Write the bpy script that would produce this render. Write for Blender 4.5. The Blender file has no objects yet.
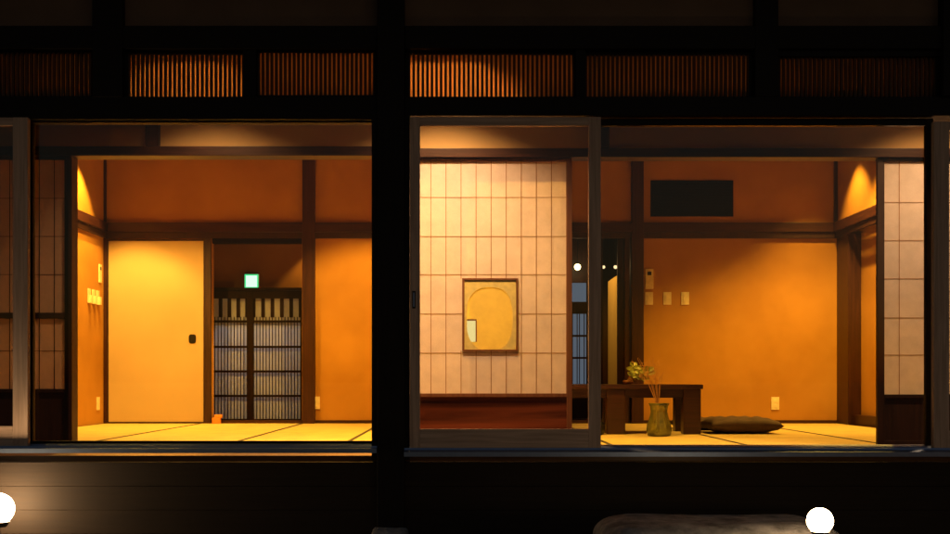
import bpy, bmesh, math, random
from mathutils import Vector, Matrix
random.seed(7)
S = bpy.context.scene
COL = S.collection

# ------------------------------------------------------------------ camera
CAM_D, EYE = 6.1, 0.41            # metres in front of the facade, above the tatami
FPX = 1125.0                      # focal length in photo pixels (950 wide)
VX, VY = 460.0, 380.0             # where the view direction meets the picture
cam_d = bpy.data.cameras.new('camera'); cam = bpy.data.objects.new('camera', cam_d); COL.objects.link(cam)
cam.location = (0, -CAM_D, EYE); cam.rotation_euler = (math.radians(90), 0, 0)
cam_d.sensor_width = 36; cam_d.lens = FPX / 950 * 36
cam_d.shift_x = (475 - VX) / 950; cam_d.shift_y = (VY - 267) / 950
cam_d.clip_start = 0.05; cam_d.clip_end = 2000
S.camera = cam

# ------------------------------------------------------------------ night sky
W = bpy.data.worlds.new('World'); S.world = W; W.use_nodes = True
nt = W.node_tree; bg = nt.nodes['Background']
sky = nt.nodes.new('ShaderNodeTexSky'); sky.sky_type = 'NISHITA'; sky.sun_disc = False
sky.sun_elevation = math.radians(-1.2); sky.sun_rotation = math.radians(150)
nt.links.new(sky.outputs[0], bg.inputs[0]); bg.inputs[1].default_value = 0.15

S.view_settings.view_transform = 'Standard'; S.view_settings.look = 'None'
S.view_settings.exposure = 0.0; S.view_settings.gamma = 1.0
S.view_settings.use_curve_mapping = False
S.cycles.use_denoising = True
S.cycles.max_bounces = 10; S.cycles.diffuse_bounces = 4; S.cycles.transparent_max_bounces = 16
S.cycles.sample_clamp_indirect = 4.0
S.cycles.caustics_reflective = False; S.cycles.caustics_refractive = False

ROOM = (1.0, 0.51, 0.07)         # tungsten downlights as the camera saw them
ENG = (1.0, 0.55, 0.23)

# ------------------------------------------------------------------ helpers
def px(x, y, Y):                  # photo pixel on the vertical plane at depth Y -> X, Z
    s = FPX / (CAM_D + Y)
    return ((x - VX) / s, EYE + (VY - y) / s)
def X_(x, Y): return px(x, 0, Y)[0]
def Z_(y, Y): return px(0, y, Y)[1]

def new_obj(name, bm, mat, parent=None, bevel=0.0, smooth=False):
    bm.normal_update()
    me = bpy.data.meshes.new(name); bm.to_mesh(me); bm.free()
    o = bpy.data.objects.new(name, me); COL.objects.link(o)
    if mat: me.materials.append(mat)
    if parent:
        o.parent = parent
        o.location = -parent.location if not parent.get('_local') else (0, 0, 0)
    if smooth:
        for p in me.polygons: p.use_smooth = True
    if bevel:
        m = o.modifiers.new('bevel', 'BEVEL'); m.width = bevel; m.segments = 2; m.limit_method = 'ANGLE'
    return o
def bx(bm, x0, x1, y0, y1, z0, z1, rz=0):
    r = bmesh.ops.create_cube(bm, size=1.0)
    M = Matrix.Translation(((x0+x1)/2, (y0+y1)/2, (z0+z1)/2)) @ Matrix.Rotation(rz, 4, 'Z') @ Matrix.Diagonal((abs(x1-x0), abs(y1-y0), abs(z1-z0), 1))
    bmesh.ops.transform(bm, matrix=M, verts=r['verts'])
def box(name, x0, x1, y0, y1, z0, z1, mat, parent=None, bevel=0.0):
    bm = bmesh.new(); bx(bm, x0, x1, y0, y1, z0, z1); return new_obj(name, bm, mat, parent, bevel)
def boxes(name, L, mat, parent=None, bevel=0.0):
    bm = bmesh.new()
    for b in L: bx(bm, *b)
    return new_obj(name, bm, mat, parent, bevel)
def cyl(bm, p0, p1, r0, r1, n=16, caps=True):
    p0, p1 = Vector(p0), Vector(p1); d = p1 - p0
    q = Vector((0, 0, 1)).rotation_difference(d.normalized()).to_matrix().to_4x4()
    bmesh.ops.create_cone(bm, cap_ends=caps, segments=n, radius1=r0, radius2=r1, depth=d.length,
                          matrix=Matrix.Translation((p0+p1)/2) @ q)
def lathe(bm, c, prof, n=32, axis='Z'):
    rings = []
    for r, h in prof:
        ring = []
        for k in range(n):
            a = 2*math.pi*k/n; u, v = r*math.cos(a), r*math.sin(a)
            p = (u, v, h) if axis == 'Z' else (u, h, v)
            ring.append(bm.verts.new((c[0]+p[0], c[1]+p[1], c[2]+p[2])))
        rings.append(ring)
    for a, b in zip(rings, rings[1:]):
        for k in range(n):
            bm.faces.new((a[k], a[(k+1) % n], b[(k+1) % n], b[k]))
    for rg in (rings[0], rings[-1]):
        try: bm.faces.new(rg)
        except Exception: pass
    bmesh.ops.recalc_face_normals(bm, faces=bm.faces[:])
def thing(name, label, cat, loc, group=None, kind=None):
    o = bpy.data.objects.new(name, None); COL.objects.link(o); o.location = loc
    o.empty_display_size = 0.1
    if label: o['label'] = label
    if cat: o['category'] = cat
    if group: o['group'] = group
    if kind: o['kind'] = kind
    return o
def tag(o, label, cat, group=None, kind=None):
    if label: o['label'] = label
    if cat: o['category'] = cat
    if group: o['group'] = group
    if kind: o['kind'] = kind
    return o

# ------------------------------------------------------------------ materials
def mat_base(name, rough=0.6, spec=0.4):
    m = bpy.data.materials.new(name); m.use_nodes = True
    n = m.node_tree.nodes; b = n['Principled BSDF']
    b.inputs['Roughness'].default_value = rough; b.inputs['Specular IOR Level'].default_value = spec
    return m, n, m.node_tree.links, b
def ramp(n, a, b, p0=0.3, p1=0.7):
    r = n.new('ShaderNodeValToRGB'); e = r.color_ramp.elements
    e[0].color = (*a, 1); e[1].color = (*b, 1); e[0].position = p0; e[1].position = p1
    return r
def coords(n, l, scale, obj=True):
    t = n.new('ShaderNodeTexCoord'); mp = n.new('ShaderNodeMapping')
    mp.inputs['Scale'].default_value = scale; l.new(t.outputs['Object'], mp.inputs['Vector']); return mp
def bump(n, l, b, src, strength, dist):
    bp = n.new('ShaderNodeBump'); bp.inputs['Strength'].default_value = strength; bp.inputs['Distance'].default_value = dist
    l.new(src, bp.inputs['Height']); l.new(bp.outputs[0], b.inputs['Normal'])
def wood(name, c0, c1, axis='Z', rough=0.5, spec=0.4, grain=1.0):
    m, n, l, b = mat_base(name, rough, spec)
    s = {'X': (1.2, 26, 26), 'Y': (26, 1.2, 26), 'Z': (26, 26, 1.2)}[axis]
    mp = coords(n, l, s)
    t = n.new('ShaderNodeTexNoise'); t.inputs['Scale'].default_value = 2.2*grain; t.inputs['Detail'].default_value = 7
    t.inputs['Distortion'].default_value = 0.8
    l.new(mp.outputs[0], t.inputs['Vector'])
    r = ramp(n, c0, c1, 0.32, 0.68); l.new(t.outputs[0], r.inputs[0]); l.new(r.outputs[0], b.inputs['Base Color'])
    r2 = n.new('ShaderNodeMapRange'); r2.inputs[3].default_value = rough-0.1; r2.inputs[4].default_value = rough+0.15
    l.new(t.outputs[0], r2.inputs[0]); l.new(r2.outputs[0], b.inputs['Roughness'])
    bump(n, l, b, t.outputs[0], 0.35, 0.002)
    return m
def plaster(name, c0, c1, rough=0.9, sc=3.0):
    m, n, l, b = mat_base(name, rough, 0.15)
    mp = coords(n, l, (1, 1, 1))
    t = n.new('ShaderNodeTexNoise'); t.inputs['Scale'].default_value = sc; t.inputs['Detail'].default_value = 6
    l.new(mp.outputs[0], t.inputs['Vector'])
    r = ramp(n, c0, c1, 0.3, 0.7); l.new(t.outputs[0], r.inputs[0]); l.new(r.outputs[0], b.inputs['Base Color'])
    t2 = n.new('ShaderNodeTexNoise'); t2.inputs['Scale'].default_value = 160; t2.inputs['Detail'].default_value = 4
    l.new(mp.outputs[0], t2.inputs['Vector']); bump(n, l, b, t2.outputs[0], 0.35, 0.002)
    return m
def plain(name, c, rough=0.5, spec=0.4, metal=0.0, noise=0.12):
    m, n, l, b = mat_base(name, rough, spec)
    mp = coords(n, l, (1, 1, 1)); t = n.new('ShaderNodeTexNoise'); t.inputs['Scale'].default_value = 30; t.inputs['Detail'].default_value = 4
    l.new(mp.outputs[0], t.inputs['Vector'])
    r = ramp(n, tuple(v*(1-noise) for v in c), tuple(min(1, v*(1+noise)) for v in c)); l.new(t.outputs[0], r.inputs[0])
    l.new(r.outputs[0], b.inputs['Base Color']); b.inputs['Metallic'].default_value = metal
    return m
def emit(name, c, s):
    m = bpy.data.materials.new(name); m.use_nodes = True; n = m.node_tree.nodes; n.clear()
    e = n.new('ShaderNodeEmission'); e.inputs[0].default_value = (*c, 1); e.inputs[1].default_value = s
    o = n.new('ShaderNodeOutputMaterial'); m.node_tree.links.new(e.outputs[0], o.inputs[0]); return m
def paper(name, c, trans=0.45, sc=9):
    m = bpy.data.materials.new(name); m.use_nodes = True; n = m.node_tree.nodes; n.clear(); l = m.node_tree.links
    mp = coords(n, l, (1, 1, 1))
    t = n.new('ShaderNodeTexNoise'); t.inputs['Scale'].default_value = sc; t.inputs['Detail'].default_value = 9; t.inputs['Roughness'].default_value = 0.7
    l.new(mp.outputs[0], t.inputs['Vector'])
    r = ramp(n, tuple(v*0.86 for v in c), tuple(min(1, v*1.04) for v in c)); l.new(t.outputs[0], r.inputs[0])
    d = n.new('ShaderNodeBsdfDiffuse'); tr = n.new('ShaderNodeBsdfTranslucent'); mx = n.new('ShaderNodeMixShader'); mx.inputs[0].default_value = trans
    l.new(r.outputs[0], d.inputs[0]); l.new(r.outputs[0], tr.inputs[0]); l.new(d.outputs[0], mx.inputs[1]); l.new(tr.outputs[0], mx.inputs[2])
    o = n.new('ShaderNodeOutputMaterial'); l.new(mx.outputs[0], o.inputs[0]); return m
def glass(name, base=0.03, tint=(0.97, 0.98, 0.97)):
    m = bpy.data.materials.new(name); m.use_nodes = True; n = m.node_tree.nodes; n.clear(); l = m.node_tree.links
    tr = n.new('ShaderNodeBsdfTransparent'); tr.inputs[0].default_value = (*tint, 1)
    g = n.new('ShaderNodeBsdfGlossy'); g.inputs['Roughness'].default_value = 0.01
    f = n.new('ShaderNodeFresnel'); f.inputs[0].default_value = 1.45
    mx = n.new('ShaderNodeMixShader'); l.new(f.outputs[0], mx.inputs[0]); l.new(tr.outputs[0], mx.inputs[1]); l.new(g.outputs[0], mx.inputs[2])
    o = n.new('ShaderNodeOutputMaterial'); l.new(mx.outputs[0], o.inputs[0]); return m
def tatami(name):
    m, n, l, b = mat_base(name, 0.5, 0.3)
    mp = coords(n, l, (1, 1, 1))
    w = n.new('ShaderNodeTexWave'); w.wave_type = 'BANDS'; w.bands_direction = 'Y'; w.inputs['Scale'].default_value = 26
    w.inputs['Distortion'].default_value = 1.5; w.inputs['Detail'].default_value = 3
    l.new(mp.outputs[0], w.inputs['Vector'])
    t = n.new('ShaderNodeTexNoise'); t.inputs['Scale'].default_value = 5; l.new(mp.outputs[0], t.inputs['Vector'])
    r = ramp(n, (0.48, 0.37, 0.14), (0.59, 0.46, 0.17)); l.new(t.outputs[0], r.inputs[0])
    oi = n.new('ShaderNodeObjectInfo'); hv = n.new('ShaderNodeHueSaturation'); mr = n.new('ShaderNodeMapRange'); mr.inputs[3].default_value = .86; mr.inputs[4].default_value = 1.08
    l.new(oi.outputs['Random'], mr.inputs[0]); l.new(mr.outputs[0], hv.inputs['Value']); l.new(r.outputs[0], hv.inputs['Color'])
    l.new(hv.outputs[0], b.inputs['Base Color']); bump(n, l, b, w.outputs[0], 0.4, 0.002); return m

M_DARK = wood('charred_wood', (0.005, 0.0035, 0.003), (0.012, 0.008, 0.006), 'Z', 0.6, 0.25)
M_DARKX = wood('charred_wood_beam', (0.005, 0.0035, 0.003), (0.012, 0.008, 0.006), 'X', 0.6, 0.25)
M_IN = wood('interior_wood', (0.020, 0.005, 0.003), (0.046, 0.012, 0.006), 'Z', 0.42)
M_INX = wood('interior_wood_rail', (0.020, 0.005, 0.003), (0.046, 0.012, 0.006), 'X', 0.42)
M_INY = wood('interior_wood_side_rail', (0.020, 0.005, 0.003), (0.046, 0.012, 0.006), 'Y', 0.42)
M_DOOR = wood('door_frame_wood', (0.44, 0.31, 0.23), (0.66, 0.48, 0.36), 'Z', 0.55, 0.3)
M_DOORX = wood('door_rail_wood', (0.44, 0.31, 0.23), (0.66, 0.48, 0.36), 'X', 0.55, 0.3)
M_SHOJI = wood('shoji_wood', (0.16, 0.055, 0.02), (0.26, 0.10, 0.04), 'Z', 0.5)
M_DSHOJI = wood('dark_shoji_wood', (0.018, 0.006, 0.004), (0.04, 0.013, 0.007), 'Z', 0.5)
M_MUNT = plain('muntin_wood', (0.40, 0.22, 0.12), 0.6)
M_KICK = wood('kick_board_wood_reflections', (0.045, 0.010, 0.005), (0.26, 0.06, 0.02), 'X', 0.2, 0.5, 0.22)  # coarse orange figure paints glossy reflections into the wood colour
M_WALL = plaster('ochre_plaster', (0.37, 0.185, 0.034), (0.45, 0.235, 0.048))
M_KOKABE = plaster('pale_ochre_plaster', (0.60, 0.40, 0.18), (0.68, 0.46, 0.21))
M_OUT = plaster('grey_brown_plaster', (0.20, 0.14, 0.10), (0.26, 0.18, 0.13))
M_PAPER = paper('washi_paper', (0.94, 0.87, 0.88))
M_PAPER_D = paper('shaded_washi_paper', (0.66, 0.50, 0.38), 0.40)  # darker washi copy, dimness of the unlit screen painted into its colour
M_RANMA = paper('ranma_paper', (0.92, 0.62, 0.30), 0.6)
M_FUSUMA = plaster('fusuma_paper', (0.45, 0.335, 0.20), (0.51, 0.38, 0.23), 0.85, 1.5)
M_TATAMI = tatami('tatami_straw')
M_HERI = plain('tatami_border_cloth', (0.035, 0.03, 0.018), 0.8)
M_CEIL = wood('ceiling_boards', (0.07, 0.032, 0.014), (0.11, 0.05, 0.022), 'Y', 0.6)
M_ALU = plain('anodised_aluminium', (0.24, 0.32, 0.50), 0.42, 0.5, 0.85, 0.05)
M_GLASS = glass('window_glass')
M_BLACK = plain('black_metal', (0.012, 0.012, 0.012), 0.4, 0.5, 0.3)
M_PLATE = plain('ivory_plastic', (0.78, 0.70, 0.52), 0.4)
M_FLOORB = wood('veranda_boards', (0.10, 0.055, 0.028), (0.17, 0.095, 0.05), 'X', 0.35)

# ------------------------------------------------------------------ ground
bm = bmesh.new(); bmesh.ops.create_grid(bm, x_segments=60, y_segments=60, size=1.0)
for v in bm.verts:
    sx, sy = v.co.x, v.co.y
    v.co = Vector((math.copysign(abs(sx)**2.6, sx)*400, math.copysign(abs(sy)**2.6, sy)*400, -0.56))
gm, n, l, b = mat_base('garden_gravel', 0.9, 0.2)
mp = coords(n, l, (1, 1, 1)); v = n.new('ShaderNodeTexVoronoi'); v.inputs['Scale'].default_value = 45; l.new(mp.outputs[0], v.inputs['Vector'])
r = ramp(n, (0.03, 0.026, 0.022), (0.10, 0.09, 0.08), 0.1, 0.9); l.new(v.outputs['Color'], r.inputs[0]); l.new(r.outputs[0], b.inputs['Base Color'])
bump(n, l, b, v.outputs['Distance'], 0.8, 0.01)
tag(new_obj('ground', bm, gm), None, None, None, 'structure')

# ================================================================== house
H = thing('wooden_house', 'dark timber Japanese house at night with lit tatami rooms behind sliding glass', 'house', (0, 0, -0.56))
def hp(name, *a, **k):
    return box(name, *a, parent=H, **k)
F = 0.0
S0 = 184.4
fx = lambda x: X_(x, 0); fz = lambda y: Z_(y, 0)
# main pillar and short upper struts
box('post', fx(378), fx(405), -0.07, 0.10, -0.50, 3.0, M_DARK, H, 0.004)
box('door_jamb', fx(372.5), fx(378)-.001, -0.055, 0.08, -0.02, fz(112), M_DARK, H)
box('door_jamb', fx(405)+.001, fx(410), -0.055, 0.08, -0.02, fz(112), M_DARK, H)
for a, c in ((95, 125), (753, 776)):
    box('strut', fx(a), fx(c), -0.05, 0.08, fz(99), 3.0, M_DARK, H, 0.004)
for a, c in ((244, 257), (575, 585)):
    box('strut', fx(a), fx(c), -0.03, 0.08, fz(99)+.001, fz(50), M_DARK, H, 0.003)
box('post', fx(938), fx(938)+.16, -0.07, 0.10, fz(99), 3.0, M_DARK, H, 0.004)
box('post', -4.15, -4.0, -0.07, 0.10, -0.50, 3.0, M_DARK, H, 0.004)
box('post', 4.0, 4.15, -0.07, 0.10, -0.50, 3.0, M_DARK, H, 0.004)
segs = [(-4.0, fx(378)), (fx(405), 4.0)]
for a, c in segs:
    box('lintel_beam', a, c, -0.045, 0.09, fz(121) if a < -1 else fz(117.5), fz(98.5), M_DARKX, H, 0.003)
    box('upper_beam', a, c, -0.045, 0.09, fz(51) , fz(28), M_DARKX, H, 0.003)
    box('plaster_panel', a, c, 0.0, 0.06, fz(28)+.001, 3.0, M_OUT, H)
# ranma: fine lattice over backlit paper
def ranma(x0, x1, yt, yb, label):
    a, c, zt, zb = fx(x0), fx(x1), fz(yt), fz(yb)
    f = boxes('ranma_panel', [(a-.02, a, 0.0, .05, zb-.012, zt+.012), (c, c+.02, 0.0, .05, zb-.012, zt+.012),
                              (a, c, 0.0, .05, zt, zt+.012), (a, c, 0.0, .05, zb-.012, zb)], M_DARK, H)
    f['label'] = label
    p = 4.52/S0; nn = int(round((c-a)/p)); L = []
    for k in range(nn+1):
        xx = a + (c-a)*k/nn
        L.append((xx-p*.27, xx+p*.27, .006, .030, zb, zt))
    o = boxes('slats', L, M_SLAT, H); o.parent = f; o.location = (0, 0, 0)
    q = box('paper', a, c, .034, .036, zb, zt, M_RANMA, H); q.parent = f; q.location = (0, 0, 0)
M_SLAT = wood('slat_wood', (0.05, 0.025, 0.012), (0.09, 0.045, 0.02), 'Z', 0.6)
ranma(-70, 94, 52, 96, 'dim fine slatted transom at the far left')
ranma(128, 243, 53, 97, 'brightly backlit slatted transom')
ranma(258, 374, 50, 95, 'dim slatted transom left of main post')
ranma(409, 574, 53, 97, 'brightly backlit slatted transom above the wooden framed door')
ranma(586, 749, 54, 98, 'dim slatted transom')
ranma(780, 936, 57, 103, 'dim slatted transom at right')
ranma(972, 1130, 58, 104, 'slatted transom beyond the right edge')
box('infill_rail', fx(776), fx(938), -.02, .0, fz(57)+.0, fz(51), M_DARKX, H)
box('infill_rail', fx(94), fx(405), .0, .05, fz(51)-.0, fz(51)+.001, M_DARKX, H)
# sill / base boards
for a, c, yt, yb, z_off in ((-4.0, fx(378), 443, 449.5, 0), (fx(405), 4.0, 445, 453, 0)):
    bm = bmesh.new()
    zt = fz(yt); yf = -0.11; zb = Z_(yb, yf)
    prof = [(0.03, zt), (-.035, zt-.006), (-.038, zt-.012), (-.07, zt-.018), (-.074, zt-.012), (-.082, zt-.012), (-.086, zt-.022), (yf, zb+.004), (yf, zb-.02), (0.03, zb-.02)]
    A = [bm.verts.new((a, y, z)) for y, z in prof]; B = [bm.verts.new((c, y, z)) for y, z in prof]
    k = len(prof)
    for i in range(k): bm.faces.new((A[i], A[(i+1) % k], B[(i+1) % k], B[i]))
    bm.faces.new(A); bm.faces.new(B); bmesh.ops.recalc_face_normals(bm, faces=bm.faces[:])
    new_obj('sill_rail', bm, M_ALU, H)
M_BASE = wood('base_board_wood', (0.026, 0.018, 0.013), (0.036, 0.025, 0.017), 'X', 0.7, 0.2)
L = []
zz = -0.035
while zz > -0.46:
    L.append((-4.0, 4.0, -.03+random.uniform(-.003, .003), 0.05, zz-.1275, zz)); zz -= .129
boxes('base_boards', L, M_BASE, H, 0.001)
box('foundation', -4.1, 4.1, 0.0, 8.3, -0.56, -0.47, plain('concrete', (.25, .24, .22), .9), H)
# rooms' shell
YB = 4.5                       # back wall
ZC = 2.62                      # room ceiling
YS = 0.80                      # shoji track
XL, XR = -3.35, 3.55
bX = lambda x: X_(x, YB); bZ = lambda y: Z_(y, YB)
box('subfloor', -4.0, 4.0, 0.03, 8.2, -0.2, -0.055, M_FLOORB, H)
box('veranda_floor', -4.0, 4.0, 0.04, YS-.04, -0.055, -0.004, M_FLOORB, H)
box('ceiling', XL, XR, YS+.06, YB, ZC, ZC+.05, M_CEIL, H)
ZE = 2.36
box('veranda_ceiling', -4.0, 4.0, 0.06, YS-.03, ZE, ZE+.04, M_CEIL, H)
box('wall_left', XL-.1, XL, YS+.06, YB, -.05, ZC, M_WALL, H).name = 'side_wall'
# back wall in pieces round two openings
oL0, oL1 = bX(212), bX(302); oR0, oR1 = .72, bX(631); zk = 1.76
for a, c, z0, z1 in ((XL-.1, oL0, -.05, zk), (XL-.1, oR0, zk, ZC), (oL1, oR0, -.05, zk), (oR0, XR+.3, zk, ZC), (oR1, XR+.3, -.05, zk)):
    box('back_wall', a, c, YB, YB+.08, z0, z1, M_WALL, H)
# right side wall: upper plaster flush, lower part recessed behind its rail
box('side_wall', XR, XR+.1, YS+.06, YB-.001, 1.90, ZC, M_WALL, H)
box('side_wall', XR+.12, XR+.2, YS+.06, YB-.001, -.05, 1.90, M_WALL, H)
box('partition_wall', .0, .1, YS+.06, YB-.001, -.05, ZC, M_WALL, H)
# rails (nageshi + kamoi) along back wall
for a, c in ((XL, .0), (.1, XR)):
    box('wall_rail', a, c, YB-.045, YB-.001, bZ(232.5), bZ(223), M_INX, H, .003)
    box('wall_rail', a, c, YB-.028, YB-.002, bZ(238.5), bZ(232.5)-.001, M_DSHOJI, H)
    box('baseboard', a, c, YB-.012, YB-.002, 0.0, .03, M_INX, H)
for x, s in ((XL, 1), (XR, -1)):
    e = (x, x+s*.045); e2 = (x, x+s*.028)
    box('wall_rail', min(e), max(e), YS+.07, YB-.046, bZ(232.5), bZ(223), M_INY, H, .003)
    box('wall_rail', min(e2), max(e2), YS+.07, YB-.046, bZ(238.5), bZ(232.5)-.001, M_DSHOJI, H)
# posts on the back wall
box('wall_post', bX(303), bX(315.5), YB-.05, YB+.10, 0, ZC-.001, M_IN, H, .004)
box('wall_post', bX(631), bX(643), YB-.05, YB+.10, 0, ZC-.001, M_IN, H, .004)
box('wall_post', bX(205.5), bX(211.5), YB-.03, YB+.10, 0, 1.76, M_DSHOJI, H, .002)
box('wall_post', XL+.001, bX(108), YB-.034, YB-.003, 0, 1.76, M_IN, H, .003)
box('wall_post', XL+.001, XL+.022, YB-.03, YB-.002, bZ(223)+.001, ZC-.001, M_DSHOJI, H)
box('wall_post', XR-.03, XR-.001, YB-.03, YB-.002, bZ(223)+.001, ZC-.001, M_DSHOJI, H)
# right side alcove posts and base
box('wall_post', XR-.001, XR+.125, 4.19, YB-.002, 0, 1.755, M_IN, H, .003)
box('baseboard', XR+.05, XR+.12, 2.0, 4.19, 0, .09, M_INY, H)
box('wall_post', XR-.02, XR+.12, 1.9, 2.0, 0, 1.755, M_IN, H)
# front lintels of the rooms (kamoi), kokabe above, posts
sX = lambda x: X_(x, YS); sZ = lambda y: Z_(y, YS)
box('shoji_lintel', -3.9, sX(400), YS-.06, YS+.07, sZ(157.5), sZ(148), M_INX, H, .003)
box('shoji_lintel', sX(400)+.001, 3.9, YS-.06, YS+.07, sZ(159), sZ(150), M_INX, H, .003)
box('small_wall', -3.9, 3.9, YS-.01, YS+.05, sZ(150)+.001, ZC+.05, M_KOKABE, H)
box('shoji_sill', -3.9, 3.9, YS-.05, YS+.06, -.055, .0, M_INX, H)
box('strut', sX(148), sX(161), YS-.06, YS-.012, sZ(148)+.002, ZE, M_IN, H)
box('strut', sX(584)+.05, sX(600)+.05, YS-.06, YS-.012, sZ(150)+.002, ZE, M_IN, H)
for xx in (sX(147.5), .70):
    box('light_blocking_beam', xx-.045, xx-.001, .101, YS-.061, 1.97, ZE-.001, M_DARK, H)  # hanging beams added to stop veranda lamp light spreading sideways
box('veranda_post', sX(71.5), sX(75), YS-.055, YS+.05, 0, sZ(157.5), M_DSHOJI, H)
# closed ends of the veranda, rear and sides of the house
for a, c in ((-4.1, -4.0), (4.0, 4.1)):
    box('outer_wall', a, c, .101, 8.2, -.05, 3.0, M_OUT, H)
box('outer_wall', -4.1, 4.1, 8.2, 8.3, -.05, 3.0, M_OUT, H)
# roof with deep eave
bm = bmesh.new()
v = [bm.verts.new(p) for p in ((-5, -1.0, 2.95), (5, -1.0, 2.95), (5, 4.1, 5.2), (-5, 4.1, 5.2), (-5, 9.3, 2.95), (5, 9.3, 2.95))]
bm.faces.new((v[0], v[1], v[2], v[3])); bm.faces.new((v[3], v[2], v[5], v[4]))
ret = bmesh.ops.extrude_face_region(bm, geom=bm.faces[:])
bmesh.ops.translate(bm, vec=(0, 0, .16), verts=[g for g in ret['geom'] if isinstance(g, bmesh.types.BMVert)])
bmesh.ops.recalc_face_normals(bm, faces=bm.faces[:])
new_obj('roof', bm, plain('slate_tiles', (.05, .05, .055), .7), H)

# ================================================================== tatami mats
def tat(x0, x1, y0, y1, along, label, grp):
    t = thing('tatami_mat', label, 'tatami mat', ((x0+x1)/2, (y0+y1)/2, -.055), grp)
    g = .0015
    box('mat', x0+g, x1-g, y0+g, y1-g, -.055, 0, M_TATAMI, t)
    if along == 'X':
        for a in ((y0+g, y0+.013), (y1-.013, y1-g)): box('cloth_border', x0+g, x1-g, a[0], a[1], 0, .0025, M_HERI, t)
    else:
        for a in ((x0+g, x0+.013), (x1-.013, x1-g)): box('cloth_border', a[0], a[1], y0+g, y1-g, 0, .0025, M_HERI, t)
y0 = YS+.06
GL, GR = 'tatami mats of the left room', 'tatami mats of the right room'
def room_mats(xs, G, side):
    ym = [y0, y0+.91, y0+2.73, YB]; ordn = ['first', 'second', 'third', 'fourth']; dep = ['front', 'middle', 'back']
    for i in range(4):
        for j in range(3):
            tat(xs[i], xs[i+1], ym[j], ym[j+1], 'Y', '%s tatami mat from the left in the %s row of the %s room' % (ordn[i], dep[j], side), G)
room_mats([XL, -2.43, -1.48, -.74, 0.0], GL, 'left'); room_mats([.1, .95, 1.80, 2.70, XR], GR, 'right')

# ================================================================== sliding doors
def shoji(x0, x1, y, zt, zb, kick, label, rows, vx, frame_m=M_SHOJI, stile=.028, pap=M_PAPER, midrail=None, hole=None, top=.02, munt=M_MUNT):
    t = thing('shoji_screen', label, 'shoji screen', ((x0+x1)/2, y, 0), 'shoji screens along the veranda')
    y0, y1 = y-.015, y+.015
    L = [(x0, x0+stile, y0, y1, zb, zt), (x1-stile, x1, y0, y1, zb, zt), (x0+stile, x1-stile, y0, y1, zt-top, zt), (x0+stile, x1-stile, y0, y1, zb, zb+.04)]
    if kick: L.append((x0+stile, x1-stile, y0, y1, kick-.022, kick))
    if midrail: L.append((x0+stile, x1-stile, y0-.004, y1, midrail-.018, midrail+.018))
    boxes('frame', L, frame_m, t, .0015)
    a, c = x0+stile, x1-stile
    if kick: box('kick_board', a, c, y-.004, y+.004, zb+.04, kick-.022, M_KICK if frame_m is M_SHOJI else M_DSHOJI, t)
    zl = kick or zb+.04
    if hole:
        h0, h1, g0, g1 = hole
        P = [(a, h0, y-.006, y-.005, zl, zt-top), (h1, c, y-.006, y-.005, zl, zt-top), (h0, h1, y-.006, y-.005, g1, zt-top), (h0, h1, y-.006, y-.005, zl, g0)]
    else: P = [(a, c, y-.006, y-.005, zl, zt-top)]
    boxes('paper', P, pap, t)
    L = []
    for x in vx:
        if not (a < x < c): continue
        w = .0022
        if hole and hole[0]-.01 < x < hole[1]+.01:
            L += [(x-w, x+w, y-.0085, y-.0062, zl, hole[2]), (x-w, x+w, y-.0085, y-.0062, hole[3], zt-top)]
        else: L.append((x-w, x+w, y-.0085, y-.0062, zl, zt-top))
    for z in rows:
        if hole and hole[2]-.005 < z < hole[3]+.005:
            L += [(a, hole[0], y-.0083, y-.0061, z-.0014, z+.0014), (hole[1], c, y-.0083, y-.0061, z-.0014, z+.0014)]
        else: L.append((a, c, y-.0083, y-.0061, z-.0014, z+.0014))
    boxes('muntins', L, munt, t)
    return t
rows = [sZ(v) for v in (198, 237, 275, 314, 353)]
hole = (sX(462.5), sX(517.5), sZ(351), sZ(279))
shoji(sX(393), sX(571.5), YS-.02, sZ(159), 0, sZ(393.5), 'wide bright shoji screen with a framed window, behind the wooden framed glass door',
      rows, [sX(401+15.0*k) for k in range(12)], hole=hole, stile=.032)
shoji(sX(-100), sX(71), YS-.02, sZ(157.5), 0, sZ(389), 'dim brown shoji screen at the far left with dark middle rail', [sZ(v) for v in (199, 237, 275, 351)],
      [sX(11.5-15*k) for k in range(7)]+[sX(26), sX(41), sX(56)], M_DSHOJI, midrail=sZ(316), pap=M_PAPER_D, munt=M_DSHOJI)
shoji(sX(875.5), sX(1020), YS-.02, sZ(159), 0, sZ(394.5), 'lit shoji screen with dark kick board at the right end', [sZ(v) for v in (203, 241, 279, 318, 355)],
      [sX(897.5+15.5*k*1.0) for k in (0, 2, 4, 6)], frame_m=M_DSHOJI, stile=.042)

# framed window set in the middle shoji: mat with oval opening and a small lit paper window behind
t = thing('framed_window', 'small dark framed ochre panel with an oval opening, set in the bright shoji', 'framed window', (sX(490), YS-.02, sZ(315)))
x0, x1, z0, z1 = hole; w = .013; yy = YS-.02
boxes('frame', [(x0-.002, x0+w-.002, yy-.016, yy+.012, z0-.002, z1+.002), (x1-w+.004, x1+.002, yy-.016, yy+.012, z0-.002, z1+.002), (x0+w-.002, x1-w+.004, yy-.016, yy+.012, z1-w*.7, z1+.002), (x0+w-.002, x1-w+.004, yy-.016, yy+.012, z0-.002, z0+w*.6)], M_SHOJI, t, .001)
bm = bmesh.new(); cx, cz = sX(489.5), sZ(319); rx, rz = (sX(512)-sX(466))/2, (sZ(287)-sZ(350))/2
X0, X1, Z0, Z1 = x0+w-.001, x1-w+.003, z0+w*.6, z1-w*.7
N = 64; ring = []; outer = []
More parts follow.
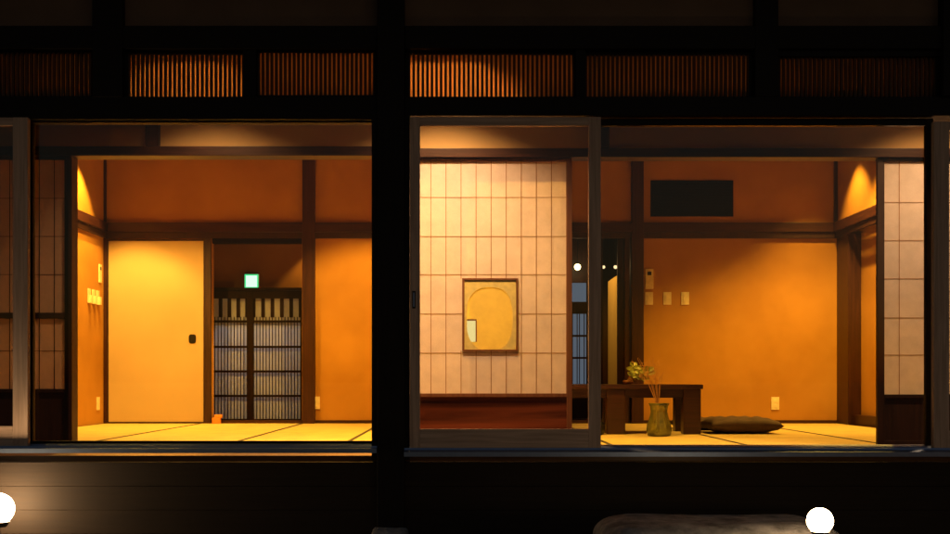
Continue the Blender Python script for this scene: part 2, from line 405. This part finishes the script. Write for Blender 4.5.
for k in range(N):
    a = 2*math.pi*k/N; ca, sa = math.cos(a), math.sin(a)
    e = 2.6; q = (abs(ca)**e+abs(sa)**e)**(-1/e)
    ring.append((cx+rx*ca*q, cz+rz*sa*q))
    sc = min(((X1-cx)/ca if ca > 0 else (X0-cx)/ca) if abs(ca) > 1e-6 else 9, ((Z1-cz)/sa if sa > 0 else (Z0-cz)/sa) if abs(sa) > 1e-6 else 9)
    outer.append((cx+ca*sc, cz+sa*sc))
VA = [bm.verts.new((p[0], yy-.010, p[1])) for p in ring]; VB = [bm.verts.new((p[0], yy-.010, p[1])) for p in outer]; VC = [bm.verts.new((p[0], yy-.0075, p[1])) for p in ring]
for k in range(N):
    j = (k+1) % N; bm.faces.new((VA[k], VA[j], VB[j], VB[k])); bm.faces.new((VA[k], VC[k], VC[j], VA[j]))
bmesh.ops.recalc_face_normals(bm, faces=bm.faces[:])
new_obj('oval_mat', bm, plain('ochre_card', (.82, .68, .22), .7), t)
box('backing', X0, X1, yy-.0060, yy-.004, Z0, Z1, paper('yellow_ochre_paper', (.97, .88, .40), .7), t)
a, c, g0, g1 = sX(467), sX(475.5), sZ(342), sZ(321)
o = boxes('inset_frame', [(a, c+.006, yy-.0074, yy-.0061, g1, g1+.010), (c, c+.008, yy-.0074, yy-.0061, g0, g1)], M_SHOJI, t)
box('lit_paper', a, c, yy-.0072, yy-.0061, g0, g1, emit('lit_paper_glow', (1, .78, .30), .95), t)

def glass_door(x0, x1, y, zb, zt, wl, wr, wt, wb, label, m=M_DOOR, mx=M_DOORX, pull=None):
    t = thing('glass_door', label, 'sliding glass door', ((x0+x1)/2, y, zb), 'sliding glass doors of the facade')
    y0, y1 = y-.018, y+.018
    box('stile', x0, x0+wl, y0, y1, zb, zt, m, t, .002); box('stile', x1-wr, x1, y0, y1, zb, zt, m, t, .002)
    box('top_rail', x0+wl, x1-wr, y0+.001, y1-.001, zt-wt, zt-.0005, mx, t, .002)
    box('bottom_rail', x0+wl, x1-wr, y0+.001, y1-.001, zb+.0005, zb+wb, mx, t, .002)
    box('glass_pane', x0+wl, x1-wr, y-.003, y+.003, zb+wb, zt-wt, M_GLASS, t)
    if pull:
        bx_, bz = pull
        p = boxes('pull_handle', [(bx_-.009, bx_+.009, y0-.003, y0+.001, bz-.047, bz+.047)], M_BLACK, t, .003)
        q = box('pull_recess', bx_-.004, bx_+.004, y0-.0045, y0-.0028, bz-.038, bz+.038, M_ALU, t); q.parent = p; q.location = (0, 0, 0)
dY = -.055
q = lambda x: X_(x, dY); r_ = lambda y: Z_(y, dY)
glass_door(q(410), q(600.5), dY, r_(450.5), r_(117.5), q(420)-q(410), q(600.5)-q(588.5), r_(117.5)-r_(126), r_(429)-r_(450.5), 'sliding glass door with pale wood frame right of the main post', pull=(q(411.8)+.012, r_(300)))
glass_door(q(-170), q(29), dY, r_(449), r_(118), .08, q(29)-q(14), r_(118)-r_(126), r_(426)-r_(449), 'wood framed sliding glass door at the far left edge')
glass_door(q(932.5), q(1120), dY, r_(453), r_(122), q(948)-q(932.5), .08, r_(118)-r_(126), r_(430)-r_(452), 'wood framed sliding glass door at the far right edge')
iY = .01
q = lambda x: X_(x, iY); r_ = lambda y: Z_(y, iY)
glass_door(q(25), q(373), iY, r_(444), r_(119), q(34)-q(25), .006, r_(119)-r_(123), r_(441)-r_(444), 'wide black framed glass door left of the main post', M_DARK, M_DARKX)
glass_door(q(590), q(932), iY, r_(448), r_(119), .04, q(932)-q(925), r_(119)-r_(126), r_(446)-r_(448), 'wide black framed glass door of the right room', M_DARK, M_DARKX)

# fusuma and lattice door, left room
t = thing('fusuma_door', 'plain pale yellow fusuma sliding door with small dark pull', 'sliding door', (bX(156), YB-.02, 0))
a, c, zt = bX(108)+.001, bX(205.5)-.001, bZ(240)
boxes('frame', [(a, a+.012, YB-.03, YB-.004, .0, zt), (c-.012, c, YB-.03, YB-.004, .0, zt), (a+.012, c-.012, YB-.03, YB-.004, zt-.012, zt), (a+.012, c-.012, YB-.03, YB-.004, .0, .016)], M_DSHOJI, t, .001)
box('door_panel', a+.012, c-.012, YB-.024, YB-.008, .016, zt-.012, M_FUSUMA, t)
hx, hz = bX(193), bZ(339)
def sq_plate(bm, hx, hz, rx, rz, ya, yb, n=32, e=4.0):
    A, B = [], []
    for k in range(n):
        an = 2*math.pi*k/n; ca, sa = math.cos(an), math.sin(an); q = (abs(ca)**e+abs(sa)**e)**(-1/e)
        A.append(bm.verts.new((hx+rx*ca*q, ya, hz+rz*sa*q))); B.append(bm.verts.new((hx+rx*ca*q, yb, hz+rz*sa*q)))
    for k in range(n): bm.faces.new((A[k], A[(k+1) % n], B[(k+1) % n], B[k]))
    bm.faces.new(A); bm.faces.new(B); bmesh.ops.recalc_face_normals(bm, faces=bm.faces[:])
bm = bmesh.new(); sq_plate(bm, hx, hz, .034, .042, YB-.0285, YB-.0241); sq_plate(bm, hx, hz, .024, .031, YB-.0295, YB-.0286)
new_obj('pull_handle', bm, M_BLACK, t)
YLt = 4.82
lX = lambda x: X_(x, YLt); lZ = lambda y: Z_(y, YLt)
M_BW = wood('black_lattice_wood', (0.006, 0.003, 0.002), (0.014, 0.006, 0.004), 'Z', 0.7, 0.08)
t = thing('lattice_door', 'dark slatted lattice door with pale paper in a recess under the exit sign', 'lattice door', (lX(255), YLt, 0))
a, c, zt = lX(207), lX(302), lZ(291); y0, y1 = YLt-.018, YLt+.018
m0, m1 = lX(247), lX(253.5)
hb = [lZ(v) for v in (321.5, 347, 371.5, 396)]
L = [(a, lX(211.5), y0, y1, 0, zt), (lX(300.5), c, y0, y1, 0, zt), (m0, m1, y0, y1, 0, zt), (lX(211.5), m0, y0, y1, lZ(298.5), zt), (m1, lX(300.5), y0, y1, lZ(298.5), zt), (lX(211.5), m0, y0, y1, 0, lZ(419)), (m1, lX(300.5), y0, y1, 0, lZ(419))]
boxes('frame', L, M_BW, t, .002)
L = []
for u0, u1 in ((lX(211.5), m0), (m1, lX(300.5))):
    for z in hb: L.append((u0, u1, y0+.004, y0+.016, z-.011, z+.011))
boxes('crossbars', L, M_BW, t)
L = []
for u0, u1 in ((lX(211.5), m0), (m1, lX(300.5))):
    nn = int(round((u1-u0)*102.9/3.15))
    for k in range(nn+1):
        xx = u0+(u1-u0)*k/nn; L.append((xx-.004, xx+.004, y0+.023, y0+.027, lZ(419), hb[0]+.045))
    n2 = int(round((u1-u0)*102.9/10.1))
    for k in range(n2+1):
        xx = u0+(u1-u0)*k/n2; L.append((xx-.018, xx+.018, y0+.0232, y0+.0272, hb[0]+.04, lZ(298.5)))
boxes('slats', L, M_BW, t)
boxes('paper', [(lX(211.5), m0, YLt+.012, YLt+.014, lZ(419), lZ(298.5)), (m1, lX(300.5), YLt+.012, YLt+.014, lZ(419), lZ(298.5))], paper('entrance_paper', (.50, .52, .54), .6), t)
# recess behind: jambs, light-blocking head, ceiling, transom wall, entrance beyond
YW = 4.93; rR = oL1+.62
box('light_blocking_head', oL0+.001, oL1-.001, YB+.001, YB+.079, 1.70, 1.7595, M_BW, H)  # low head added to block room light from the transom wall
box('transom_wall', oL0-.08, rR, YW, YW+.05, zt+.032, 1.95, plaster('shade_tinted_plaster', (.13, .062, .016), (.17, .085, .022)), H)  # plaster colour darkened to paint in the recess shade
box('transom_bar', oL0-.06, rR, YLt-.03, YW+.05, zt+.002, zt+.030, M_BW, H)
box('recess_wall', oL0-.18, oL0-.08, YB+.081, 5.6, -.05, 1.95, M_WALL, H)
box('recess_wall', rR, rR+.06, YB+.081, 5.6, -.05, 1.95, M_WALL, H)
box('recess_wall', lX(302)+.002, rR-.001, YLt-.01, YLt+.03, -.003, zt, M_WALL, H)
box('recess_ceiling', oL0-.2, rR+.1, YB+.081, 5.6, 1.951, 2.0, M_CEIL, H)
box('recess_floor', oL0-.2, rR+.1, YB, 5.6, -.055, -.004, M_FLOORB, H)
box('recess_wall', oL0-.08, rR, 5.5, 5.6, -.05, 1.95, M_OUT, H)

# exit sign
YX = YW-.045
a, c, z0, z1 = X_(244.5, YX), X_(259, YX), Z_(289, YX), Z_(274, YX)
t = thing('exit_sign', 'glowing green and white emergency exit sign above the lattice door', 'exit sign', ((a+c)/2, YX, z0))
boxes('housing', [(a, c, YX-.01, YX+.035, z0, z1)], plain('sign_plastic', (.5, .5, .5), .5), t, .002)
box('green_face', a+.004, c-.004, YX-.013, YX-.0102, z0+.004, z1-.004, emit('sign_green', (.03, .80, .25), 1.1), t)
bm = bmesh.new(); bx(bm, a+.016, c-.016, YX-.0145, YX-.0132, z0+.018, z1-.016)
new_obj('white_doorway', bm, emit('sign_white', (.72, 1.0, .80), 1.25), t)

# small fittings
def plate(kind, label, cat, X, Yp, Z, w, h, side, grp=None, extra=None):
    """side: 'B' back wall (faces -Y) or 'L' left wall (faces +X)"""
    t = thing(kind, label, cat, (X, Yp, Z), grp)
    def b(name, u0, u1, z0, z1, d0, d1, m, bev=.0):
        if side == 'B': return box(name, X+u0, X+u1, Yp-d1, Yp-d0, Z+z0, Z+z1, m, t, bev)
        return box(name, X+d0, X+d1, Yp+u0, Yp+u1, Z+z0, Z+z1, m, t, bev)
    b('plate', -w/2, w/2, -h/2, h/2, 0, .010, M_PLATE, .002)
    if extra == 'switch': b('rocker', -w*.26, w*.26, -h*.30, h*.30, .010, .017, M_PLATE, .001)
    if extra == 'outlet':
        for z in (-h*.2, h*.2): b('socket', -w*.22, w*.22, z-h*.13, z+h*.13, .010, .013, M_PLATE, .001)
    if extra == 'remote':
        b('screen', -w*.25, w*.25, h*.18, h*.36, .010, .012, M_BLACK); b('button', -w*.2, w*.2, -h*.2, -h*.1, .010, .013, M_PLATE)
    if extra == 'holder':
        b('card_holder', -w*.3, w*.3, -h*.5, h*.05, .010, .034, M_PLATE, .001)
    return t
plate('wall_outlet', 'ivory socket outlet low on the back wall beside the lattice door', 'outlet', bX(316), YB, bZ(403), .075, .12, 'B', extra='outlet')
plate('wall_outlet', 'ivory socket outlet low on the wall right of the floor cushion', 'outlet', bX(775), YB, bZ(403.5), .075, .12, 'B', extra='outlet')
plate('wall_controller', 'tall ivory wall controller with dark screen above the left light switch', 'wall controller', bX(649.3), YB, bZ(279), .075, .19, 'B', extra='remote')
SW = 'light switches on the right room wall'
for x, lb in ((649, 'ivory light switch directly under the wall controller'), (667.2, 'middle of the three ivory light switches in the right room'), (685, 'rightmost ivory light switch, nearest the room corner')):
    plate('light_switch', lb, 'light switch', bX(x), YB, bZ(298.5), .074, .12, 'B', SW, 'switch')
SL = 'switches on the left side wall'
for y, lb in ((4.05, 'ivory switch nearest the veranda on the left side wall'), (4.17, 'middle ivory switch of three on the left side wall'), (4.29, 'ivory switch nearest the corner on the left side wall')):
    plate('light_switch', lb, 'light switch', XL, y, 1.17, .07, .13, 'L', SL, 'holder')
plate('wall_controller', 'narrow ivory wall controller above the switches on left side wall', 'wall controller', XL, 4.36, 1.40, .07, .17, 'L', extra='remote')
plate('wall_outlet', 'ivory socket outlet low on the left side wall', 'outlet', XL, 4.30, .19, .075, .12, 'L', extra='outlet')
# air vent
M_VENT = plain('vent_black', (.006, .005, .004), .85, .08)
a, c, z0, z1 = bX(650.5), bX(733), bZ(216.5), bZ(180.5)
t = thing('wall_vent', 'wide black recessed ventilation grille high on the back wall', 'vent', ((a+c)/2, YB, z0))
boxes('frame', [(a, c, YB-.012, YB, z0, z0+.018), (a, c, YB-.012, YB, z1-.018, z1), (a, a+.018, YB-.012, YB, z0+.018, z1-.018), (c-.018, c, YB-.012, YB, z0+.018, z1-.018)], M_VENT, t)
L = [(a+.018, c-.018, YB-.010, YB-.004, z0+.03+.026*k, z0+.038+.026*k) for k in range(11)]
boxes('louvres', L, M_VENT, t); box('backing', a+.018, c-.018, YB-.0035, YB-.001, z0+.018, z1-.018, M_VENT, t)

# ------------------------------------------------------------------ corridor seen through the right room's doorway
box('corridor_wall', .55, .65, YB+.08, 8.2, -.05, 2.5, M_DSHOJI, H)
box('corridor_wall', 2.2, 2.3, YB+.08, 8.2, -.05, 2.5, M_DSHOJI, H)
box('corridor_wall', .65, 2.2, 8.0, 8.1, -.05, 2.5, M_DSHOJI, H)
box('corridor_ceiling', .6, 2.3, YB+.081, 8.2, 2.3, 2.4, M_CEIL, H)
box('corridor_floor', .65, 2.2, YB+.001, 8.0, -.055, -.003, M_FLOORB, H)
box('doorway_jamb', bX(624.5), bX(629.5), YB-.02, YB+.09, 0, 1.755, M_IN, H, .002)
box('doorway_jamb', bX(615.8)+.03, bX(622)+.03, YB+.1, YB+.14, 0, 2.3, M_DSHOJI, H, .002)
YC = 5.95
cX = lambda x: X_(x, YC); cZ = lambda y: Z_(y, YC)
box('corridor_partition', .66, cX(603), YC+.02, YC+.08, -.003, 2.299, M_DSHOJI, H)
t = thing('lattice_window', 'narrow blue grey lattice window in the dark corridor beside the shoji', 'window', (cX(578), YC, 0.0))
a, c = cX(570), cX(588); z0, z1 = cZ(384), cZ(283)
boxes('frame', [(a-.03, a, YC-.03, YC+.01, z0, z1), (c-.02, c+.01, YC-.03, YC+.01, z0, z1), (a, c-.02, YC-.03, YC+.01, z1, z1+.03), (a, c-.02, YC-.03, YC+.01, cZ(314), cZ(302)), (a, c-.02, YC-.03, YC+.01, cZ(337), cZ(335)), (a, c-.02, YC-.03, YC+.01, cZ(359), cZ(357))], M_DSHOJI, t)
boxes('slats', [(a+.025*k-.004, a+.025*k+.004, YC-.02, YC-.005, z0, cZ(314)) for k in (1, 3, 4, 6)], M_DSHOJI, t)
box('paper', a, c-.02, YC-.004, YC-.002, z0, z1, emit('dusk_lit_paper', (.16, .20, .26), .55), t)
# pale door leaf standing open deeper in the corridor
t = thing('corridor_door', 'tall narrow strip of pale yellow door standing open in the dark corridor', 'door', (1.75, 6.8, 0))
box('door_panel', 1.75, 1.775, 6.42, 7.2, 0, 1.575, M_FUSUMA, t)
box('frame', 1.748, 1.777, 6.40, 6.42, 0, 1.60, M_DSHOJI, t)
LG = 'small lamps lit in the corridor'
def spot(name, parent, loc, power, color, ang, blend, rad=.03, aim=None):
    ld = bpy.data.lights.new(name, 'SPOT'); ld.energy = power; ld.color = color; ld.spot_size = math.radians(ang); ld.spot_blend = blend; ld.shadow_soft_size = rad
    o = bpy.data.objects.new(name, ld); COL.objects.link(o); o.parent = parent; o.location = Vector(loc)-parent.location
    if aim is not None:
        o.rotation_euler = (Vector(aim)-Vector(loc)).to_track_quat('-Z', 'Y').to_euler()
    return o
def point(name, parent, loc, power, color, rad=.03):
    ld = bpy.data.lights.new(name, 'POINT'); ld.energy = power; ld.color = color; ld.shadow_soft_size = rad
    o = bpy.data.objects.new(name, ld); COL.objects.link(o); o.parent = parent; o.location = Vector(loc)-parent.location
    return o
M_BULB = emit('bulb_glow', (1, .72, .32), 9.0); M_BULB2 = emit('dim_bulb_glow', (1, .70, .35), 1.6)
for x, rr, lb, mt, pw in ((577.5, .034, 'bright corridor wall lamp seen beside the shoji edge', M_BULB, 1.2), (603.5, .018, 'small dim lamp just right of the pale door frame', M_BULB2, .05), (615.5, .020, 'small dim lamp above the pale open corridor door', M_BULB2, .05)):
    yl = YC-.12 if x < 600 else 6.0
    X, Z = X_(x, yl), Z_(267, yl)
    t = thing('corridor_lamp', lb, 'lamp', (X, yl, Z), LG)
    bm = bmesh.new(); bmesh.ops.create_uvsphere(bm, u_segments=20, v_segments=12, radius=rr, matrix=Matrix.Translation((X, yl, Z))); new_obj('globe', bm, mt, t, smooth=True)
    bm = bmesh.new(); cyl(bm, (X, yl, Z+rr), (X, yl, 2.3), .004, .004, 8); cyl(bm, (X, yl, Z+rr-.004), (X, yl, Z+rr+.02), .014, .010, 12); new_obj('cord', bm, M_BLACK, t)
    if pw > .5: point('bulb', t, (X, yl-.09, Z), pw, ENG)
t = thing('corridor_downlight', 'recessed ceiling downlight at the end of the corridor', 'downlight', (1.2, 6.7, 2.3))
bm = bmesh.new(); cyl(bm, (1.2, 6.7, 2.28), (1.2, 6.7, 2.299), .05, .05, 24); new_obj('trim', bm, M_PLATE, t)
spot('bulb', t, (1.2, 6.7, 2.27), 130, ROOM, 110, .6, .03, (1.8, 6.8, .8))

# ================================================================== table, cushions, vases
YT = 2.35; tX = lambda x: X_(x, YT)
t = thing('low_table', 'low dark red brown wooden table with slab legs on the tatami', 'table', (tX(620), YT+.4, 0))
M_TAB = wood('table_wood', (0.022, 0.007, 0.004), (0.05, 0.015, 0.007), 'X', .3, .5)
x1 = tX(703); x0 = .52; zt = Z_(384.5, YT)
box('table_top', x0, x1, YT-.01, YT+.62, zt-.035, zt, M_TAB, t, .004)
box('apron', x0+.1, x1-.145, YT+.03, YT+.06, Z_(398, YT), zt-.0355, M_TAB, t)
box('apron', x0+.1, x1-.145, YT+.55, YT+.58, Z_(398, YT), zt-.0355, M_TAB, t)
for a, c in ((x1-.145, x1-.012), (tX(607), tX(607)+.14), (x0+.012, x0+.1)):
    box('leg', a, c, YT+.01, YT+.12, .0, zt-.0355, M_TAB, t, .006); box('leg', max(a, c-.10), c, YT+.50, YT+.61, .0, zt-.0355, M_TAB, t, .006)

def cushion(label, cx, cy, z, wx, wy, h, rz, seed):
    rr = random.Random(seed); bm = bmesh.new(); n = 22
    g = {}
    for s in (1, -1):
        for i in range(n+1):
            for j in range(n+1):
                u, v = i/n*2-1, j/n*2-1
                if s == -1 and (i in (0, n) or j in (0, n)): g[(s, i, j)] = g[(1, i, j)]; continue
                f = (max(0, 1-abs(u)**3.2)*max(0, 1-abs(v)**3.2))**.42
                pin = 1-.05*(1-abs(u*v))
                zz = f*h/2*(1-.22*math.exp(-(u*u+v*v)*22)) + f*(.006*math.sin(9*u+seed+3*v)*math.sin(7*v)+.004*math.sin(17*u-6*v))
                g[(s, i, j)] = bm.verts.new((u*wx/2*(1-.04*(1-v*v)*abs(u)**4), v*wy/2*(1-.04*(1-u*u)*abs(v)**4), h/2+s*zz))
        for i in range(n):
            for j in range(n):
                q = (g[(s, i, j)], g[(s, i+1, j)], g[(s, i+1, j+1)], g[(s, i, j+1)])
                bm.faces.new(q if s == 1 else q[::-1])
    bmesh.ops.transform(bm, matrix=Matrix.Translation((cx, cy, z)) @ Matrix.Rotation(rz, 4, 'Z'), verts=bm.verts[:])
    o = new_obj('floor_cushion', bm, plain('dark_cushion_cloth', (.06, .035, .025), .85), None, smooth=True)
    return tag(o, label, 'cushion', 'floor cushions by the low table')
cushion('dark brown floor cushion in front, lowest on the tatami right of the table', tX(749), YT+.28, .0, .55, .52, .125, 0, 1)
cushion('second dark floor cushion just behind, between the table leg and front cushion', X_(716, 2.9), 2.9+.32, .0, .53, .50, .10, .1, 4)

def stem(bm, pts, r0, r1, n=6):
    for k in range(len(pts)-1):
        a = r0+(r1-r0)*k/(len(pts)-1); b = r0+(r1-r0)*(k+1)/(len(pts)-1)
        cyl(bm, pts[k], pts[k+1], a, b, n)
def leaf(bm, base, d, up, ln, w):
    base, d, up = Vector(base), Vector(d).normalized(), Vector(up).normalized(); s = d.cross(up).normalized()
    prev = None; n = 6
    for k in range(n+1):
        u = k/n; c = base+d*ln*u - up*(ln*.35*u*u); ww = w*math.sin(math.pi*min(1, .06+u*.94))**.8/2
        row = [bm.verts.new(c-s*ww+up*ww*.3), bm.verts.new(c), bm.verts.new(c+s*ww+up*ww*.3)]
        if prev:
            for i in (0, 1): bm.faces.new((prev[i], prev[i+1], row[i+1], row[i]))
        prev = row
M_LEAF = plain('glossy_leaf', (.34, .40, .07), .4, .5, 0, .4)
M_TWIG = plain('dry_twig', (.42, .22, .08), .8)
# flower arrangement on the table
YP = YT+.25; X, Z = X_(628, YP), zt
t = thing('ikebana_vase', 'small flower arrangement with green leaves in a low bowl on the table', 'flower arrangement', (X, YP, Z))
bm = bmesh.new(); lathe(bm, (X, YP, Z), [(.022, 0), (.035, .004), (.042, .02), (.036, .034), (.033, .034), (.037, .02), (.02, .01)], 24); new_obj('bowl', bm, plain('brown_ceramic', (.20, .08, .03), .35), t, smooth=True)
bm = bmesh.new(); tips = []
for k in range(7):
    dx = .02+.022*k; p = [(X, YP, Z+.01), (X+dx*.4, YP+.01*(k % 3-1), Z+.06), (X+dx, YP+.02*(k % 3-1), Z+.085+.04*math.sin(k*2.1))]
    stem(bm, p, .003, .0015); tips.append(Vector(p[-1]))
new_obj('stems', bm, M_TWIG, t)
bm = bmesh.new(); rr = random.Random(3)
for tp in tips:
    for k in range(6):
        a = rr.uniform(0, 6.28); leaf(bm, tp+Vector((0, 0, rr.uniform(-.02, .02))), (math.cos(a), math.sin(a)*.8, rr.uniform(-.2, .7)), (0, -1, .35), rr.uniform(.05, .075), rr.uniform(.028, .042))
new_obj('leaves', bm, M_LEAF, t)
# tall glass vase with dried twigs on the floor
YV = 2.08; vX = lambda x: X_(x, YV)
X = vX(659)
t = thing('glass_vase', 'translucent green glass vase with dry twigs on the tatami before the table', 'vase', (X, YV, 0))
vg = bpy.data.materials.new('green_glass'); vg.use_nodes = True; n = vg.node_tree.nodes; n.clear(); l = vg.node_tree.links
tr = n.new('ShaderNodeBsdfTransparent'); tr.inputs[0].default_value = (.80, .80, .42, 1); gl = n.new('ShaderNodeBsdfGlossy'); gl.inputs['Roughness'].default_value = .06
df = n.new('ShaderNodeBsdfDiffuse'); df.inputs[0].default_value = (.40, .40, .10, 1); lw = n.new('ShaderNodeLayerWeight'); lw.inputs[0].default_value = .35
ns = n.new('ShaderNodeTexNoise'); ns.inputs['Scale'].default_value = 5; m1 = n.new('ShaderNodeMixShader'); m2 = n.new('ShaderNodeMixShader')
mr = n.new('ShaderNodeMapRange'); mr.inputs[3].default_value = .05; mr.inputs[4].default_value = .40; l.new(ns.outputs[0], mr.inputs[0])
l.new(mr.outputs[0], m1.inputs[0]); l.new(tr.outputs[0], m1.inputs[1]); l.new(df.outputs[0], m1.inputs[2])
l.new(lw.outputs['Fresnel'], m2.inputs[0]); l.new(m1.outputs[0], m2.inputs[1]); l.new(gl.outputs[0], m2.inputs[2])
oo = n.new('ShaderNodeOutputMaterial'); l.new(m2.outputs[0], oo.inputs[0])
bm = bmesh.new(); lathe(bm, (X, YV, 0), [(.05, 0), (.085, .006), (.092, .04), (.086, .09), (.068, .14), (.060, .18), (.064, .215), (.076, .24), (.073, .24), (.061, .215), (.057, .18), (.065, .14), (.083, .09), (.089, .04), (.08, .012)], 32)
new_obj('vase', bm, vg, t, smooth=True)
bm = bmesh.new(); rr = random.Random(5)
for k in range(16):
    a = rr.uniform(-1, 1); tx = X-.07+a*.12; p = [(X+rr.uniform(-.01, .01), YV+rr.uniform(-.01, .01), .03), (X-.01+a*.01, YV, .24), (X-.03+a*.05, YV+rr.uniform(-.03, .03), .38), (tx, YV+rr.uniform(-.06, .06), .50+rr.uniform(-.05, .07))]
    stem(bm, p, .0021, .001, 5)
    for j in range(5):
        u = rr.uniform(.1, 1); b0 = Vector(p[2]).lerp(Vector(p[3]), u); stem(bm, [b0, b0+Vector((rr.uniform(-.045, .045), rr.uniform(-.02, .02), rr.uniform(.0, .05)))], .0014, .0008, 4)
new_obj('twigs', bm, M_TWIG, t)
# small things by the lattice door
a = X_(211.5, 4.40); 
o = boxes('paper_tag', [(a, a+.075, 4.42, 4.47, .002, .055), (a+.02, a+.09, 4.425, 4.465, .055, .085)], plain('orange_paper', (.75, .26, .04), .6), None, .004)
tag(o, 'small orange folded paper packet at the foot of the lattice door', 'packet')
X = X_(600.5, 2.3)
cb = bmesh.new(); lathe(cb, (X-.02, 2.3, 0), [(.03, 0), (.05, .01), (.055, .06), (.045, .095), (.02, .10)], 24)
o = new_obj('black_jar', cb, M_BLACK, None, smooth=True); tag(o, 'small round black jar on the tatami beside the pale door frame', 'jar')

# ================================================================== garden stones and lamps
def stone(name, label, cx, cy, zb, wx, wy, h, seed, mat, sub=5, e=6.5):
    bm = bmesh.new(); bmesh.ops.create_cube(bm, size=2)
    bmesh.ops.subdivide_edges(bm, edges=bm.edges[:], cuts=24, use_grid_fill=True)
    from mathutils import noise
    for v in bm.verts:
        p = v.co; q = (abs(p.x)**e+abs(p.y)**e+abs(p.z)**e)**(-1/e)*max(abs(p.x), abs(p.y), abs(p.z))
        p = p*q/max(abs(p.x), abs(p.y), abs(p.z))*max(abs(p.x), abs(p.y), abs(p.z))
        nz = noise.noise(p*1.3+Vector((seed, 0, 0)))*.10 + noise.noise(p*4+Vector((seed, 3, 0)))*.035+noise.noise(p*11)*.014
        v.co = Vector((p.x*wx/2*(1+nz*.35), p.y*wy/2*(1+nz*.6), p.z*h/2*(1+nz*.5)))+Vector((cx, cy, zb+h/2))
    o = new_obj(name, bm, mat, None, smooth=True); return tag(o, label, 'stone')
sm, n, l, b = mat_base('rough_stone', .85, .3)
mp = coords(n, l, (1, 1, 1)); t1 = n.new('ShaderNodeTexNoise'); t1.inputs['Scale'].default_value = 9; t1.inputs['Detail'].default_value = 10; t1.inputs['Roughness'].default_value = .7
l.new(mp.outputs[0], t1.inputs['Vector']); r = ramp(n, (.12, .112, .108), (.44, .42, .41), .35, .66); l.new(t1.outputs[0], r.inputs[0]); l.new(r.outputs[0], b.inputs['Base Color'])
bump(n, l, b, t1.outputs[0], .8, .02)
YG = -1.15; gX = lambda x: X_(x, YG)
stone('stepping_stone', 'large flat grey stepping stone below the glass doors beside the garden lamp', gX(713), YG-.02, -.66, gX(832)-gX(596), .62, Z_(515.5, YG)+.66-.012, 2, sm)
stone('base_stone', 'small grey base stone under the main post', fx(391), -.05, -.60, .20, .22, fz(526)+.60, 9, sm)

def garden_lamp(label, X, Y, Z, r, power, aim):
    M_LAMP = emit('garden_lamp_glow', (1, .66, .34), power)
    t = thing('garden_lamp', label, 'garden lamp', (X, Y, -.56), 'garden spotlights before the house')
    bm = bmesh.new(); bmesh.ops.create_uvsphere(bm, u_segments=28, v_segments=16, radius=r, matrix=Matrix.Translation((X, Y, Z))); new_obj('globe', bm, M_LAMP, t, smooth=True)
    bm = bmesh.new(); cyl(bm, (X, Y, -.56), (X, Y, Z-r*.9), .012, .012, 12); cyl(bm, (X, Y, Z-r*1.15), (X, Y, Z-r*.8), r*.5, r*.75, 20); cyl(bm, (X, Y, -.56), (X, Y, -.54), .05, .045, 20); new_obj('stake', bm, M_BLACK, t)
YQ = -1.7
garden_lamp('round white glowing garden lamp at the right end of the stepping stone', X_(820, YQ), YQ, Z_(521, YQ), .051, 42, None)
YQ = -.24
garden_lamp('large glowing garden lamp at the bottom left corner of the view', X_(-2, YQ), YQ, Z_(509, YQ), .082, 75, None)

# ================================================================== room and veranda lamps
M_LENS = emit('downlight_lens', (1, .72, .35), 6.0)
def downlight(label, X, Y, Z, power, ang, blend, color, grp, aim=None, rad=.03):
    t = thing('ceiling_downlight', label, 'downlight', (X, Y, Z), grp)
    bm = bmesh.new(); lathe(bm, (X, Y, Z), [(.062, 0), (.062, -.006), (.045, -.008), (.045, -.001)], 28); new_obj('trim_ring', bm, M_PLATE, t, smooth=False)
    bm = bmesh.new(); cyl(bm, (X, Y, Z-.006), (X, Y, Z-.002), .042, .042, 24); new_obj('lens', bm, M_LENS, t)
    spot('bulb', t, (X, Y, Z-.012), power, color, ang, blend, rad, aim or (X, Y, 0))
GD = 'room ceiling downlights'
downlight('downlight close to the left wall of the left room', -3.07, 3.72, ZC, 420, 84, .35, ROOM, GD)
downlight('downlight before the pale sliding door of the left room', -2.7, 3.2, ZC, 430, 116, .35, ROOM, GD)
downlight('downlight near the partition of the left room', -.75, 3.3, ZC, 500, 112, .3, ROOM, GD)
downlight('downlight in the back right corner of the right room', 3.30, 3.92, ZC, 200, 86, .6, ROOM, GD)
downlight('downlight before the back wall of the right room', 3.12, 3.0, ZC, 640, 116, .5, ROOM, GD)
downlight('added unseen downlight backlighting the bright shoji from the left room', -.45, 1.5, ZC, 760, 86, .8, ROOM, GD)  # unseen lamp added to backlight the shoji paper
downlight('added unseen downlight backlighting the bright shoji from the right room', .45, 1.40, ZC, 620, 84, .7, ROOM, GD)  # unseen lamp added to backlight the shoji and its framed window
GE = 'veranda ceiling downlights'
VL = .22
downlight('veranda downlight before the left room', X_(195, VL), VL, ZE, 190, 118, 1.0, ENG, GE, rad=.04)
downlight('veranda downlight before the bright shoji', X_(440, VL), VL, ZE, 400, 120, 1.0, ENG, GE, rad=.04)
downlight('veranda downlight before the right hand shoji', X_(975, VL), VL, ZE, 190, 114, .8, ENG, GE, rad=.04)
EL = (lX(255), 5.25, 1.945)
downlight('recess downlight right of the exit sign', X_(330, 4.78), 4.78, 1.949, 130, 92, .2, ROOM, None)
downlight('added cool backlight lamp, unseen behind the lattice door', EL[0], EL[1], EL[2], 210, 160, .5, (.80, .86, 1), None)  # lamp added to backlight the lattice paper, in place of outdoor light
